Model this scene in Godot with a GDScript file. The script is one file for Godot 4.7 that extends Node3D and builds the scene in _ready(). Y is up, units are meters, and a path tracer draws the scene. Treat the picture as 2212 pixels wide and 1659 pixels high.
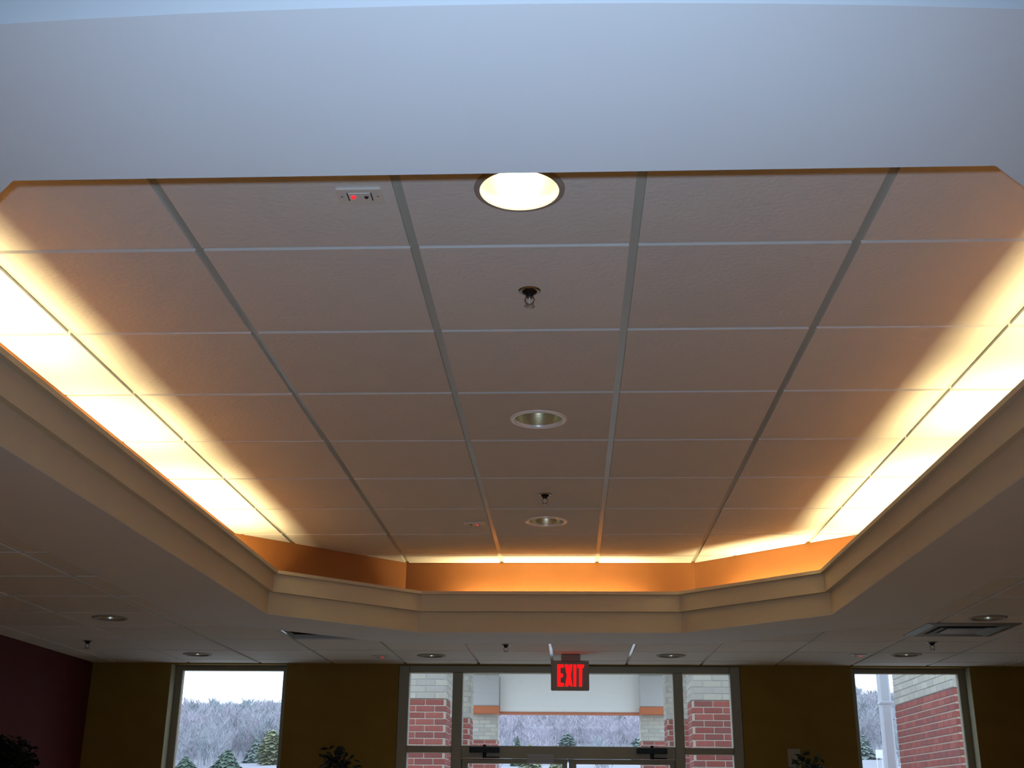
extends Node3D

# heights are given above the camera's eye; CY lifts them to the floor's zero
const CY := 1.75
const TRAY := 1.4575      # underside of the tiles in the raised tray
const LOW := 1.0          # underside of the lower ceiling
const S_TRAY := 0.6096
const S_LOW := 0.5585
const WALL_Z := -9.0
const X_LEFT := -3.66
const X_RIGHT := 3.9
const Z_BACK := 3.6
const TILT := -0.30
const SKY := 1.8

var mats := {}
var rng := RandomNumberGenerator.new()
var taken := {}

# ------------------------------------------------------------------ mesh bag
class Bag:
	var v := PackedVector3Array()
	var n := PackedVector3Array()

	func tri(a: Vector3, b: Vector3, c: Vector3, na: Vector3, nb: Vector3, nc: Vector3) -> void:
		# front faces run clockwise seen from the side the normals point to
		if (b - a).cross(c - a).dot(na + nb + nc) > 0.0:
			v.append_array(PackedVector3Array([a, c, b]))
			n.append_array(PackedVector3Array([na, nc, nb]))
		else:
			v.append_array(PackedVector3Array([a, b, c]))
			n.append_array(PackedVector3Array([na, nb, nc]))

	func flat(a: Vector3, b: Vector3, c: Vector3, out: Vector3) -> void:
		var k := (b - a).cross(c - a)
		if k.length_squared() < 1e-16:
			return
		k = k.normalized()
		if k.dot(out) < 0.0:
			k = -k
		tri(a, b, c, k, k, k)

	func quad(a: Vector3, b: Vector3, c: Vector3, d: Vector3, out: Vector3) -> void:
		flat(a, b, c, out)
		flat(a, c, d, out)

	# box with chamfered edges
	func box(mid: Vector3, size: Vector3, ch := 0.0, basis := Basis()) -> void:
		var h := size * 0.5
		ch = minf(ch, minf(h.x, minf(h.y, h.z)) * 0.9)
		for ax in 3:
			for s in [-1.0, 1.0]:
				var nrm := Vector3.ZERO
				nrm[ax] = s
				var u := (ax + 1) % 3
				var w := (ax + 2) % 3
				var q := []
				for k in [[-1, -1], [1, -1], [1, 1], [-1, 1]]:
					var p := Vector3.ZERO
					p[ax] = s * h[ax]
					p[u] = k[0] * (h[u] - ch)
					p[w] = k[1] * (h[w] - ch)
					q.append(mid + basis * p)
				quad(q[0], q[1], q[2], q[3], basis * nrm)
		if ch <= 0.0:
			return
		for ax in 3:
			var u := (ax + 1) % 3
			var w := (ax + 2) % 3
			for su in [-1.0, 1.0]:
				for sw in [-1.0, 1.0]:
					var q := []
					for k in [[-1, 0], [1, 0], [1, 1], [-1, 1]]:
						var p := Vector3.ZERO
						p[ax] = k[0] * (h[ax] - ch)
						p[u] = su * (h[u] - (ch if k[1] == 1 else 0.0))
						p[w] = sw * (h[w] - (0.0 if k[1] == 1 else ch))
						q.append(mid + basis * p)
					var nrm := Vector3.ZERO
					nrm[u] = su
					nrm[w] = sw
					quad(q[0], q[1], q[2], q[3], basis * nrm)
		for sx in [-1.0, 1.0]:
			for sy in [-1.0, 1.0]:
				for sz in [-1.0, 1.0]:
					var s := Vector3(sx, sy, sz)
					var a := Vector3(h.x, h.y - ch, h.z - ch) * s
					var b := Vector3(h.x - ch, h.y, h.z - ch) * s
					var c := Vector3(h.x - ch, h.y - ch, h.z) * s
					flat(mid + basis * a, mid + basis * b, mid + basis * c, basis * s)

	# upright prism on a plan polygon (x, z)
	func prism(poly: PackedVector2Array, y0: float, y1: float) -> void:
		var t := Geometry2D.triangulate_polygon(poly)
		for i in range(0, t.size(), 3):
			var a := poly[t[i]]
			var b := poly[t[i + 1]]
			var c := poly[t[i + 2]]
			flat(Vector3(a.x, y0, a.y), Vector3(b.x, y0, b.y), Vector3(c.x, y0, c.y), Vector3.DOWN)
			flat(Vector3(a.x, y1, a.y), Vector3(b.x, y1, b.y), Vector3(c.x, y1, c.y), Vector3.UP)
		var area := 0.0
		for i in poly.size():
			area += poly[i].cross(poly[(i + 1) % poly.size()])
		for i in poly.size():
			var a := poly[i]
			var b := poly[(i + 1) % poly.size()]
			var e := b - a
			var o := Vector2(e.y, -e.x) * signf(area)
			quad(Vector3(a.x, y0, a.y), Vector3(b.x, y0, b.y), Vector3(b.x, y1, b.y), Vector3(a.x, y1, a.y), Vector3(o.x, 0, o.y))

	# prism on a polygon in the (x, y) plane, from z0 to z1
	func plate(poly: PackedVector2Array, z0: float, z1: float, at := Vector3.ZERO) -> void:
		var t := Geometry2D.triangulate_polygon(poly)
		var zz := [z0, z1]
		for i in range(0, t.size(), 3):
			for k in 2:
				var q := []
				for j in 3:
					q.append(at + Vector3(poly[t[i + j]].x, poly[t[i + j]].y, zz[k]))
				flat(q[0], q[1], q[2], Vector3(0, 0, -1 if k == 0 else 1))
		var area := 0.0
		for i in poly.size():
			area += poly[i].cross(poly[(i + 1) % poly.size()])
		for i in poly.size():
			var a := poly[i]
			var b := poly[(i + 1) % poly.size()]
			var e := b - a
			var o := Vector2(e.y, -e.x) * signf(area)
			quad(at + Vector3(a.x, a.y, z0), at + Vector3(b.x, b.y, z0), at + Vector3(b.x, b.y, z1), at + Vector3(a.x, a.y, z1), Vector3(o.x, o.y, 0))

	# turned shape: points (radius, height); the normals are to the left of the way it runs
	func lathe(prof: Array, seg: int, at := Vector3.ZERO, smooth := true) -> void:
		for i in prof.size() - 1:
			var p: Vector2 = prof[i]
			var q: Vector2 = prof[i + 1]
			var e := (q - p).normalized()
			var o := Vector2(-e.y, e.x)
			for k in seg:
				var a0 := TAU * k / seg
				var a1 := TAU * (k + 1) / seg
				var am := (a0 + a1) * 0.5
				var d0 := Vector3(cos(a0), 0, sin(a0))
				var d1 := Vector3(cos(a1), 0, sin(a1))
				var dm := Vector3(cos(am), 0, sin(am))
				var n0 := (d0 if smooth else dm) * o.x + Vector3.UP * o.y
				var n1 := (d1 if smooth else dm) * o.x + Vector3.UP * o.y
				var A := at + d0 * p.x + Vector3.UP * p.y
				var B := at + d1 * p.x + Vector3.UP * p.y
				var C := at + d1 * q.x + Vector3.UP * q.y
				var D := at + d0 * q.x + Vector3.UP * q.y
				if p.x > 1e-6:
					tri(A, B, C, n0, n1, n1)
				if q.x > 1e-6:
					tri(A, C, D, n0, n1, n0)

	func tube(a: Vector3, b: Vector3, r0: float, r1: float, seg := 6, caps := true) -> void:
		var d := (b - a).normalized()
		var u := d.cross(Vector3.UP if absf(d.y) < 0.9 else Vector3.RIGHT).normalized()
		var w := d.cross(u)
		for k in seg:
			var a0 := TAU * k / seg
			var a1 := TAU * (k + 1) / seg
			var n0 := u * cos(a0) + w * sin(a0)
			var n1 := u * cos(a1) + w * sin(a1)
			tri(a + n0 * r0, a + n1 * r0, b + n1 * r1, n0, n1, n1)
			if r1 > 1e-6:
				tri(a + n0 * r0, b + n1 * r1, b + n0 * r1, n0, n1, n0)
			if caps:
				flat(a, a + n0 * r0, a + n1 * r0, -d)
				if r1 > 1e-6:
					flat(b, b + n0 * r1, b + n1 * r1, d)

	func mesh() -> ArrayMesh:
		var m := ArrayMesh.new()
		var arr := []
		arr.resize(Mesh.ARRAY_MAX)
		arr[Mesh.ARRAY_VERTEX] = v
		arr[Mesh.ARRAY_NORMAL] = n
		m.add_surface_from_arrays(Mesh.PRIMITIVE_TRIANGLES, arr)
		return m


# ------------------------------------------------------------------ naming
func numbered(called: String) -> String:
	var k: int = taken.get(called, -1) + 1
	taken[called] = k
	return called if k == 0 else "%s_%03d" % [called, k]


func put_mesh(called: String, mesh: Mesh, mat: Material, parent: Node, at := Vector3.ZERO) -> MeshInstance3D:
	var o := MeshInstance3D.new()
	o.mesh = mesh
	o.material_override = mat
	o.position = at
	o.name = numbered(called) if parent == self else called
	parent.add_child(o, true)
	return o


func put(called: String, bag: Bag, mat: Material, parent: Node, at := Vector3.ZERO) -> MeshInstance3D:
	return put_mesh(called, bag.mesh(), mat, parent, at)


func tag(o: Node, label: String, category: String, group := "", kind := "") -> Node:
	o.set_meta("label", label)
	o.set_meta("category", category)
	if group != "":
		o.set_meta("group", group)
	if kind != "":
		o.set_meta("kind", kind)
	return o


func thing(called: String, label: String, category: String, at := Vector3.ZERO, group := "") -> Node3D:
	var o := Node3D.new()
	o.name = numbered(called)
	add_child(o, true)
	o.position = at
	tag(o, label, category, group)
	return o


func struct(called: String, label: String, category: String) -> Node3D:
	var o := Node3D.new()
	o.name = called
	add_child(o, true)
	tag(o, label, category, "", "structure")
	return o


# ------------------------------------------------------------------ materials
func noise_tex(freq: float, a: Color, b: Color, normal := false, strength := 4.0, sd := 1, octaves := 4) -> NoiseTexture2D:
	var f := FastNoiseLite.new()
	f.seed = sd
	f.frequency = freq
	f.fractal_octaves = octaves
	f.noise_type = FastNoiseLite.TYPE_SIMPLEX_SMOOTH
	var t := NoiseTexture2D.new()
	t.width = 256
	t.height = 256
	t.seamless = true
	t.noise = f
	if normal:
		t.as_normal_map = true
		t.bump_strength = strength
	else:
		var g := Gradient.new()
		g.set_color(0, a)
		g.set_color(1, b)
		t.color_ramp = g
	return t


func mat(key: String, c: Color, rough := 0.9, metal := 0.0, spread := 0.0, scale := 1.0, bump := 0.0) -> StandardMaterial3D:
	var m := StandardMaterial3D.new()
	m.resource_name = key
	m.albedo_color = c
	m.roughness = rough
	m.metallic = metal
	if spread > 0.0:
		m.albedo_color = Color.WHITE
		m.albedo_texture = noise_tex(0.02, c.darkened(spread), c.lightened(spread), false, 0.0, key.hash() % 1000)
		m.uv1_triplanar = true
		m.uv1_scale = Vector3.ONE * scale
	if bump > 0.0:
		m.normal_enabled = true
		m.normal_scale = bump
		m.normal_texture = noise_tex(0.12, c, c, true, 3.0, key.hash() % 997)
		m.uv1_triplanar = true
		m.uv1_scale = Vector3.ONE * scale
	mats[key] = m
	return m


func glow(key: String, c: Color, e: float) -> StandardMaterial3D:
	var m := mat(key, c, 0.5)
	m.emission_enabled = true
	m.emission = c
	m.emission_energy_multiplier = e
	return m


func make_materials() -> void:
	for i in 3:
		mat("tile%d" % i, Color(0.885, 0.87, 0.845).darkened(0.012 * i), 0.95, 0.0, 0.012, 1.4, 0.12)
	mat("grid", Color(0.70, 0.72, 0.69), 0.3, 0.0)
	mat("gypsum", Color(0.875, 0.885, 0.893), 0.9, 0.0, 0.006, 0.7)
	mat("cornice", Color(0.79, 0.75, 0.65), 0.85, 0.0, 0.01, 0.8)
	mat("orange", Color(0.585, 0.36, 0.16), 0.75, 0.0, 0.02, 0.8)
	mat("mustard", Color(0.52, 0.40, 0.11), 0.85, 0.0, 0.03, 0.6)
	mat("dark_red", Color(0.32, 0.045, 0.02), 0.85, 0.0, 0.03, 0.6)
	mat("carpet", Color(0.75, 0.58, 0.32), 1.0, 0.0, 0.12, 2.0)
	mat("white", Color(0.87, 0.87, 0.86), 0.55)
	mat("plate", Color(0.86, 0.84, 0.80), 0.4)
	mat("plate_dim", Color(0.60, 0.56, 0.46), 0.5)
	mat("frame", Color(0.58, 0.55, 0.46), 0.5, 0.25)
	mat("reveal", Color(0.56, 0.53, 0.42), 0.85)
	mat("black", Color(0.03, 0.03, 0.035), 0.5)
	mat("dark_bronze", Color(0.13, 0.12, 0.11), 0.45, 0.6)
	mat("reflector", Color(0.94, 0.90, 0.75), 0.30, 0.8)
	mat("trim_gloss", Color(0.93, 0.93, 0.92), 0.3, 0.1)
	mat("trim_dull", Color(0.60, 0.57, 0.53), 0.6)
	mat("chrome", Color(0.62, 0.58, 0.52), 0.3, 1.0)
	mat("socket", Color(0.55, 0.53, 0.48), 0.5, 0.3)
	mat("lamp_glass", Color(0.92, 0.91, 0.86), 0.25)
	mat("sign_body", Color(0.62, 0.55, 0.49), 0.5)
	mat("vent", Color(0.50, 0.51, 0.50), 0.5)  # white diffuser metal, coloured grey for the shade on its slopes
	mat("box_grey", Color(0.66, 0.66, 0.68), 0.5)
	mat("grid_low", Color(0.74, 0.75, 0.74), 0.12)
	mats.grid_low.metallic_specular = 0.8
	mat("dark_duct", Color(0.33, 0.33, 0.32), 0.9)
	for i in 4:
		mat("red_brick%d" % i, [Color(0.58, 0.28, 0.25), Color(0.54, 0.26, 0.23), Color(0.60, 0.31, 0.27), Color(0.51, 0.27, 0.25)][i], 0.9, 0.0, 0.06, 3.0)
		mat("white_brick%d" % i, [Color(0.71, 0.70, 0.64), Color(0.69, 0.68, 0.63), Color(0.73, 0.72, 0.67), Color(0.67, 0.66, 0.62)][i], 0.9, 0.0, 0.03, 3.0)
	mat("mortar_red", Color(0.70, 0.66, 0.60), 0.95)
	mat("mortar_white", Color(0.66, 0.66, 0.64), 0.95)
	mat("portico_white", Color(0.90, 0.90, 0.88), 0.8)
	mat("portico_grey", Color(0.70, 0.70, 0.69), 0.8)
	mat("terracotta", Color(0.72, 0.40, 0.24), 0.8)
	mat("downspout", Color(0.78, 0.80, 0.84), 0.5)
	mat("concrete", Color(0.66, 0.65, 0.62), 0.95, 0.0, 0.04, 0.3)
	mat("hill_litter", Color(0.56, 0.56, 0.58), 1.0, 0.0, 0.08, 0.05)  # litter tone kept light: aerial haze is mixed into the colour
	mat("dry_grass", Color(0.90, 0.86, 0.70), 1.0, 0.0, 0.05, 0.2)
	mat("bare_wood0", Color(0.63, 0.63, 0.65), 1.0)  # twigs paler than real wood; the colour itself carries the haze
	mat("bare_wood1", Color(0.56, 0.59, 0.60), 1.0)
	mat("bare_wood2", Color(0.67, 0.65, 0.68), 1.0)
	mat("conifer_dark", Color(0.26, 0.35, 0.28), 1.0, 0.0, 0.15, 0.8)  # green lightened so the colour takes in the distant haze
	mat("conifer_mid", Color(0.30, 0.38, 0.28), 1.0, 0.0, 0.15, 0.8)
	mat("conifer_yellow", Color(0.47, 0.49, 0.36), 1.0, 0.0, 0.15, 0.8)
	mat("conifer_grey", Color(0.42, 0.48, 0.45), 1.0, 0.0, 0.15, 0.8)
	mat("bark", Color(0.26, 0.22, 0.19), 1.0)
	mat("leaf", Color(0.12, 0.21, 0.10), 0.5)
	mat("leaf_dark", Color(0.07, 0.10, 0.06), 0.6)
	mat("pot", Color(0.30, 0.20, 0.15), 0.6)
	mat("soil", Color(0.10, 0.08, 0.06), 1.0)
	glow("tube_glow", Color(1.0, 0.90, 0.68), 3.0)
	glow("bulb_glow", Color(1.0, 0.95, 0.80), 9.0)
	glow("red_glow", Color(1.0, 0.05, 0.05), 1.1)
	glow("led_glow", Color(1.0, 0.12, 0.16), 1.2)
	var g := StandardMaterial3D.new()
	g.resource_name = "pane"
	g.transparency = BaseMaterial3D.TRANSPARENCY_ALPHA
	g.albedo_color = Color(0.93, 0.97, 0.97, 0.06)
	g.roughness = 0.0
	g.metallic_specular = 0.5
	mats["pane"] = g


# ------------------------------------------------------------------ plan shapes
func V(x: float, z: float) -> Vector2:
	return Vector2(x, z)


# the tray's opening at the lower ceiling, clockwise from near left
var OPEN := PackedVector2Array([V(-0.947, -1.718), V(-1.700, -2.470), V(-1.700, -6.560), V(-0.925, -7.275), V(0.702, -7.275), V(1.456, -6.535), V(1.456, -2.465), V(0.711, -1.718)])
# the orange wall behind the cove
var COVE := PackedVector2Array([V(-1.03, -1.53), V(-1.92, -2.40), V(-1.92, -6.525), V(-1.035, -7.395), V(0.808, -7.395), V(1.685, -6.53), V(1.685, -2.40), V(0.80, -1.53)])


# the same polygon, each side moved inwards (towards the middle) by d
func inset(poly: PackedVector2Array, d: float) -> PackedVector2Array:
	var mid := Vector2.ZERO
	for p in poly:
		mid += p / poly.size()
	var out := PackedVector2Array()
	var c := poly.size()
	for i in c:
		var p0 := poly[(i + c - 1) % c]
		var p1 := poly[i]
		var p2 := poly[(i + 1) % c]
		var e0 := (p1 - p0).normalized()
		var e1 := (p2 - p1).normalized()
		var n0 := Vector2(-e0.y, e0.x)
		var n1 := Vector2(-e1.y, e1.x)
		if n0.dot(mid - p1) < 0.0:
			n0 = -n0
		if n1.dot(mid - p1) < 0.0:
			n1 = -n1
		var hit = Geometry2D.line_intersects_line(p0 + n0 * d, e0, p1 + n1 * d, e1)
		out.append(hit)
	return out


# one side of a ring between two such polygons
func side(a: PackedVector2Array, b: PackedVector2Array, i: int) -> PackedVector2Array:
	var j := (i + 1) % a.size()
	return PackedVector2Array([a[i], a[j], b[j], b[i]])


func rect(x0: float, z0: float, x1: float, z1: float) -> PackedVector2Array:
	return PackedVector2Array([V(x0, z0), V(x1, z0), V(x1, z1), V(x0, z1)])


func disc(x: float, z: float, r: float, seg := 32) -> PackedVector2Array:
	var p := PackedVector2Array()
	for k in seg:
		p.append(V(x + r * cos(TAU * k / seg), z + r * sin(TAU * k / seg)))
	return p


# a flat piece with round holes, cut through each hole's middle so that no piece keeps a hole inside
func holed(poly: PackedVector2Array, holes: Array) -> Array:
	var pieces := [poly]
	for h in holes:
		var next := []
		for q in pieces:
			if Geometry2D.intersect_polygons(q, disc(h.x, h.y, h.z)).is_empty():
				next.append(q)
				continue
			for half in [rect(-50, -50, h.x, 50), rect(h.x, -50, 50, 50)]:
				for part in Geometry2D.intersect_polygons(q, half):
					for left in Geometry2D.clip_polygons(part, disc(h.x, h.y, h.z)):
						next.append(left)
		pieces = next
	return pieces


const TRAY_LAMPS := [Vector3(-0.114, -2.580, 0.107), Vector3(-0.1115, -4.437, 0.107), Vector3(-0.1135, -6.229, 0.107)]
const LOW_LAMPS := [Vector3(-2.660, -6.705, 0.092), Vector3(-2.674, -8.448, 0.092), Vector3(-0.979, -8.473, 0.092), Vector3(0.728, -8.418, 0.092), Vector3(2.339, -8.31, 0.092), Vector3(2.333, -6.625, 0.092)]


# ------------------------------------------------------------------ ready
func _ready() -> void:
	rng.seed = 20
	set_view_and_light()
	make_materials()
	build_shell()
	build_tray()
	build_low_ceiling()
	build_cove_lights()
	build_storefront()
	build_windows()
	build_outside()
	for i in 3:
		build_downlight(TRAY_LAMPS[i], TRAY, 0.115, i == 0, ["lit recessed downlight glaring at the near edge of the raised tray ceiling", "unlit recessed downlight in the middle of the raised tray ceiling", "unlit recessed downlight at the far end of the tray, beside the farther sprinkler"][i], "downlights down the middle of the tray")
	var where := ["recessed downlight in the left lower ceiling, nearer of the two by the dark red wall", "recessed downlight in the lower ceiling in front of the left window", "recessed downlight in the lower ceiling left of the exit sign", "recessed downlight in the lower ceiling right of the exit sign", "recessed downlight in the lower ceiling in front of the right window", "recessed downlight in the right lower ceiling just above the square air diffuser"]
	for i in 6:
		build_downlight(LOW_LAMPS[i], LOW, 0.103, false, where[i], "downlights in the lower ceiling")
	build_sprinklers()
	build_sensors()
	build_diffuser()
	build_exit_sign()
	build_plants()


func set_view_and_light() -> void:
	var cam := Camera3D.new()
	cam.name = "camera"
	add_child(cam)
	cam.transform = Transform3D(Basis(Vector3(0.998897, 0.009461, -0.045990), Vector3(0.006765, 0.940269, 0.340364), Vector3(0.046463, -0.340300, 0.939168)), Vector3(0, CY, 0))
	cam.fov = 36.5884
	cam.near = 0.05
	cam.far = 900.0
	cam.current = true

	var env := Environment.new()
	env.background_mode = Environment.BG_SKY
	var sky := Sky.new()
	var sm := ProceduralSkyMaterial.new()
	sm.sky_top_color = Color(0.82, 0.90, 1.0)
	sm.sky_horizon_color = Color(0.85, 0.915, 1.0)
	sm.ground_bottom_color = Color(0.5, 0.5, 0.5)
	sm.ground_horizon_color = Color(0.6, 0.6, 0.6)
	sm.sky_energy_multiplier = SKY
	sm.ground_energy_multiplier = SKY * 0.4
	sky.sky_material = sm
	env.sky = sky
	env.ambient_light_source = Environment.AMBIENT_SOURCE_DISABLED
	env.tonemap_mode = Environment.TONE_MAPPER_LINEAR
	env.tonemap_exposure = 1.0
	env.sdfgi_enabled = true
	env.ssao_enabled = true
	env.ssil_enabled = true
	var we := WorldEnvironment.new()
	we.name = "environment"
	we.environment = env
	add_child(we)

	# the camera's own flash, a little above the lens and to its left, as the shadow along the tray's near edge shows
	var fl := SpotLight3D.new()
	fl.name = "camera_flash"
	add_child(fl)
	fl.position = Vector3(-0.03, CY + 0.038, 0.0)
	fl.basis = cam.basis
	fl.light_color = Color(0.74, 0.86, 1.0)
	fl.light_energy = 4.3
	fl.light_size = 0.01
	fl.spot_range = 60.0
	fl.spot_attenuation = 2.0
	fl.spot_angle = 42.0
	fl.spot_angle_attenuation = 1.0
	fl.shadow_enabled = true


# ------------------------------------------------------------------ room shell
func build_shell() -> void:
	var b := Bag.new()
	b.box(Vector3((X_LEFT + X_RIGHT) / 2, -0.1, (WALL_Z - 0.2 + Z_BACK) / 2), Vector3(X_RIGHT - X_LEFT + 0.6, 0.2, Z_BACK - WALL_Z + 0.2))
	tag(put("floor", b, mats.carpet, self), "tan carpeted floor of the lobby, below the picture", "floor", "", "structure")

	var top := CY + 2.3
	b = Bag.new()
	b.box(Vector3(X_LEFT - 0.1, top / 2, (WALL_Z - 0.2 + Z_BACK) / 2), Vector3(0.2, top, Z_BACK - WALL_Z + 0.2))
	tag(put("wall_left", b, mats.dark_red, self), "dark red painted wall at the left edge", "wall", "", "structure")
	b = Bag.new()
	b.box(Vector3(X_RIGHT + 0.1, top / 2, (WALL_Z - 0.2 + Z_BACK) / 2), Vector3(0.2, top, Z_BACK - WALL_Z + 0.2))
	tag(put("wall_right", b, mats.mustard, self), "plain mustard side wall just past the right edge", "wall", "", "structure")
	b = Bag.new()
	b.box(Vector3((X_LEFT + X_RIGHT) / 2, top / 2, Z_BACK + 0.1), Vector3(X_RIGHT - X_LEFT + 0.4, top, 0.2))
	tag(put("wall_back", b, mats.mustard, self), "plain wall of the room behind the camera", "wall", "", "structure")
	# roof deck closing the room
	b = Bag.new()
	b.box(Vector3((X_LEFT + X_RIGHT) / 2, top + 0.1, (WALL_Z - 0.2 + Z_BACK) / 2), Vector3(X_RIGHT - X_LEFT + 0.4, 0.2, Z_BACK - WALL_Z + 0.2))
	tag(put("ceiling_roof", b, mats.gypsum, self), "white high ceiling over the camera's end of the room", "ceiling", "", "structure")

	# far wall with the door opening and two windows
	b = Bag.new()
	var z := WALL_Z - 0.1
	var head := CY + 0.992
	var wall := func(x0: float, x1: float, y0: float, y1: float) -> void:
		b.box(Vector3((x0 + x1) / 2, (y0 + y1) / 2, z), Vector3(x1 - x0, y1 - y0, 0.2))
	wall.call(X_LEFT, -3.045, 0.0, top)
	wall.call(-3.045, -2.145, 0.0, 0.85)
	wall.call(-3.045, -2.145, head, top)
	wall.call(-2.145, -1.285, 0.0, top)
	wall.call(-1.285, 1.29, head, top)
	wall.call(1.29, 2.112, 0.0, top)
	wall.call(2.112, 2.988, 0.0, 0.85)
	wall.call(2.112, 2.988, head, top)
	wall.call(2.988, X_RIGHT, 0.0, top)
	tag(put("wall_far", b, mats.mustard, self), "mustard painted far wall around the entrance and two windows", "wall", "", "structure")


# front edge of the low soffit: a shallow curve
func arc_z(x: float) -> float:
	return -1.277 - 0.055 * (x + 0.18) * (x + 0.18)


func build_tray() -> void:
	# tiles of the raised tray, each its own piece, clipped by the cove wall
	var root := struct("ceiling", "raised tray ceiling of large pale square tiles", "ceiling")
	root.position.y = CY
	var x0 := -1.63896
	var z0 := -2.2876
	var gap := 0.0125
	for i in range(-2, 7):
		for j in range(-2, 10):
			var cell := rect(x0 + i * S_TRAY + gap, z0 - j * S_TRAY - gap * 0.72, x0 + (i + 1) * S_TRAY - gap, z0 - (j + 1) * S_TRAY + gap * 0.72)
			for q in Geometry2D.intersect_polygons(cell, inset(COVE, 0.004)):
				var b := Bag.new()
				var drop := rng.randf_range(-0.0007, 0.0007)
				for piece in holed(q, TRAY_LAMPS):
					b.prism(piece, TRAY + drop, TRAY + 0.016)
				put("ceiling_tile", b, mats["tile%d" % rng.randi_range(0, 2)], root)
	# exposed grid between the tiles, set back from their faces
	for i in range(-1, 7):
		var x := x0 + i * S_TRAY
		for q in Geometry2D.intersect_polygons(rect(x - 0.015, -8, x + 0.015, -1), inset(COVE, 0.003)):
			var b := Bag.new()
			b.prism(q, TRAY + 0.0085, TRAY + 0.03)
			put("grid_rail", b, mats.grid, root)
	for j in range(-1, 10):
		var zz := z0 - j * S_TRAY
		for q in Geometry2D.intersect_polygons(rect(-3, zz - 0.015, 3, zz + 0.015), inset(COVE, 0.003)):
			var b := Bag.new()
			b.prism(q, TRAY + 0.0088, TRAY + 0.03)
			put("grid_rail", b, mats.grid, root)

	# orange wall of the cove
	var w := Bag.new()
	var outer := inset(COVE, -0.05)
	for i in 8:
		w.prism(side(COVE, outer, i), CY + LOW + 0.055, CY + TRAY + 0.06)
	tag(put("wall_cove", w, mats.orange, self), "orange painted wall of the lighting cove round the tray", "wall", "", "structure")

	# stepped cornice: lower band, upper band, lip, each side a board
	var c := struct("trim_1", "stepped tan cornice running round the octagonal tray", "cornice")
	c.position.y = CY
	var o0 := OPEN
	var o1 := inset(OPEN, 0.026)
	var o2 := inset(OPEN, 0.048)
	var back := inset(OPEN, -0.02)
	for i in 8:
		var b := Bag.new()
		b.prism(side(o0, back, i), LOW + 0.0015, LOW + 0.126)
		put("lower_fascia_board", b, mats.cornice, c)
		b = Bag.new()
		b.prism(side(o1, back, i), LOW + 0.126, LOW + 0.228)
		put("upper_fascia_board", b, mats.cornice, c)
		b = Bag.new()
		b.prism(side(o2, o0, i), LOW + 0.228, LOW + 0.247)
		put("lip_board", b, mats.cornice, c)
	# floor of the cove, on which the light strips lie
	var f := Bag.new()
	for i in 8:
		f.prism(side(back, outer, i), CY + LOW + 0.04, CY + LOW + 0.055)
	tag(put("trim_2", f, mats.gypsum, self), "hidden white shelf of the lighting cove behind the cornice", "shelf", "", "structure")


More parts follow.
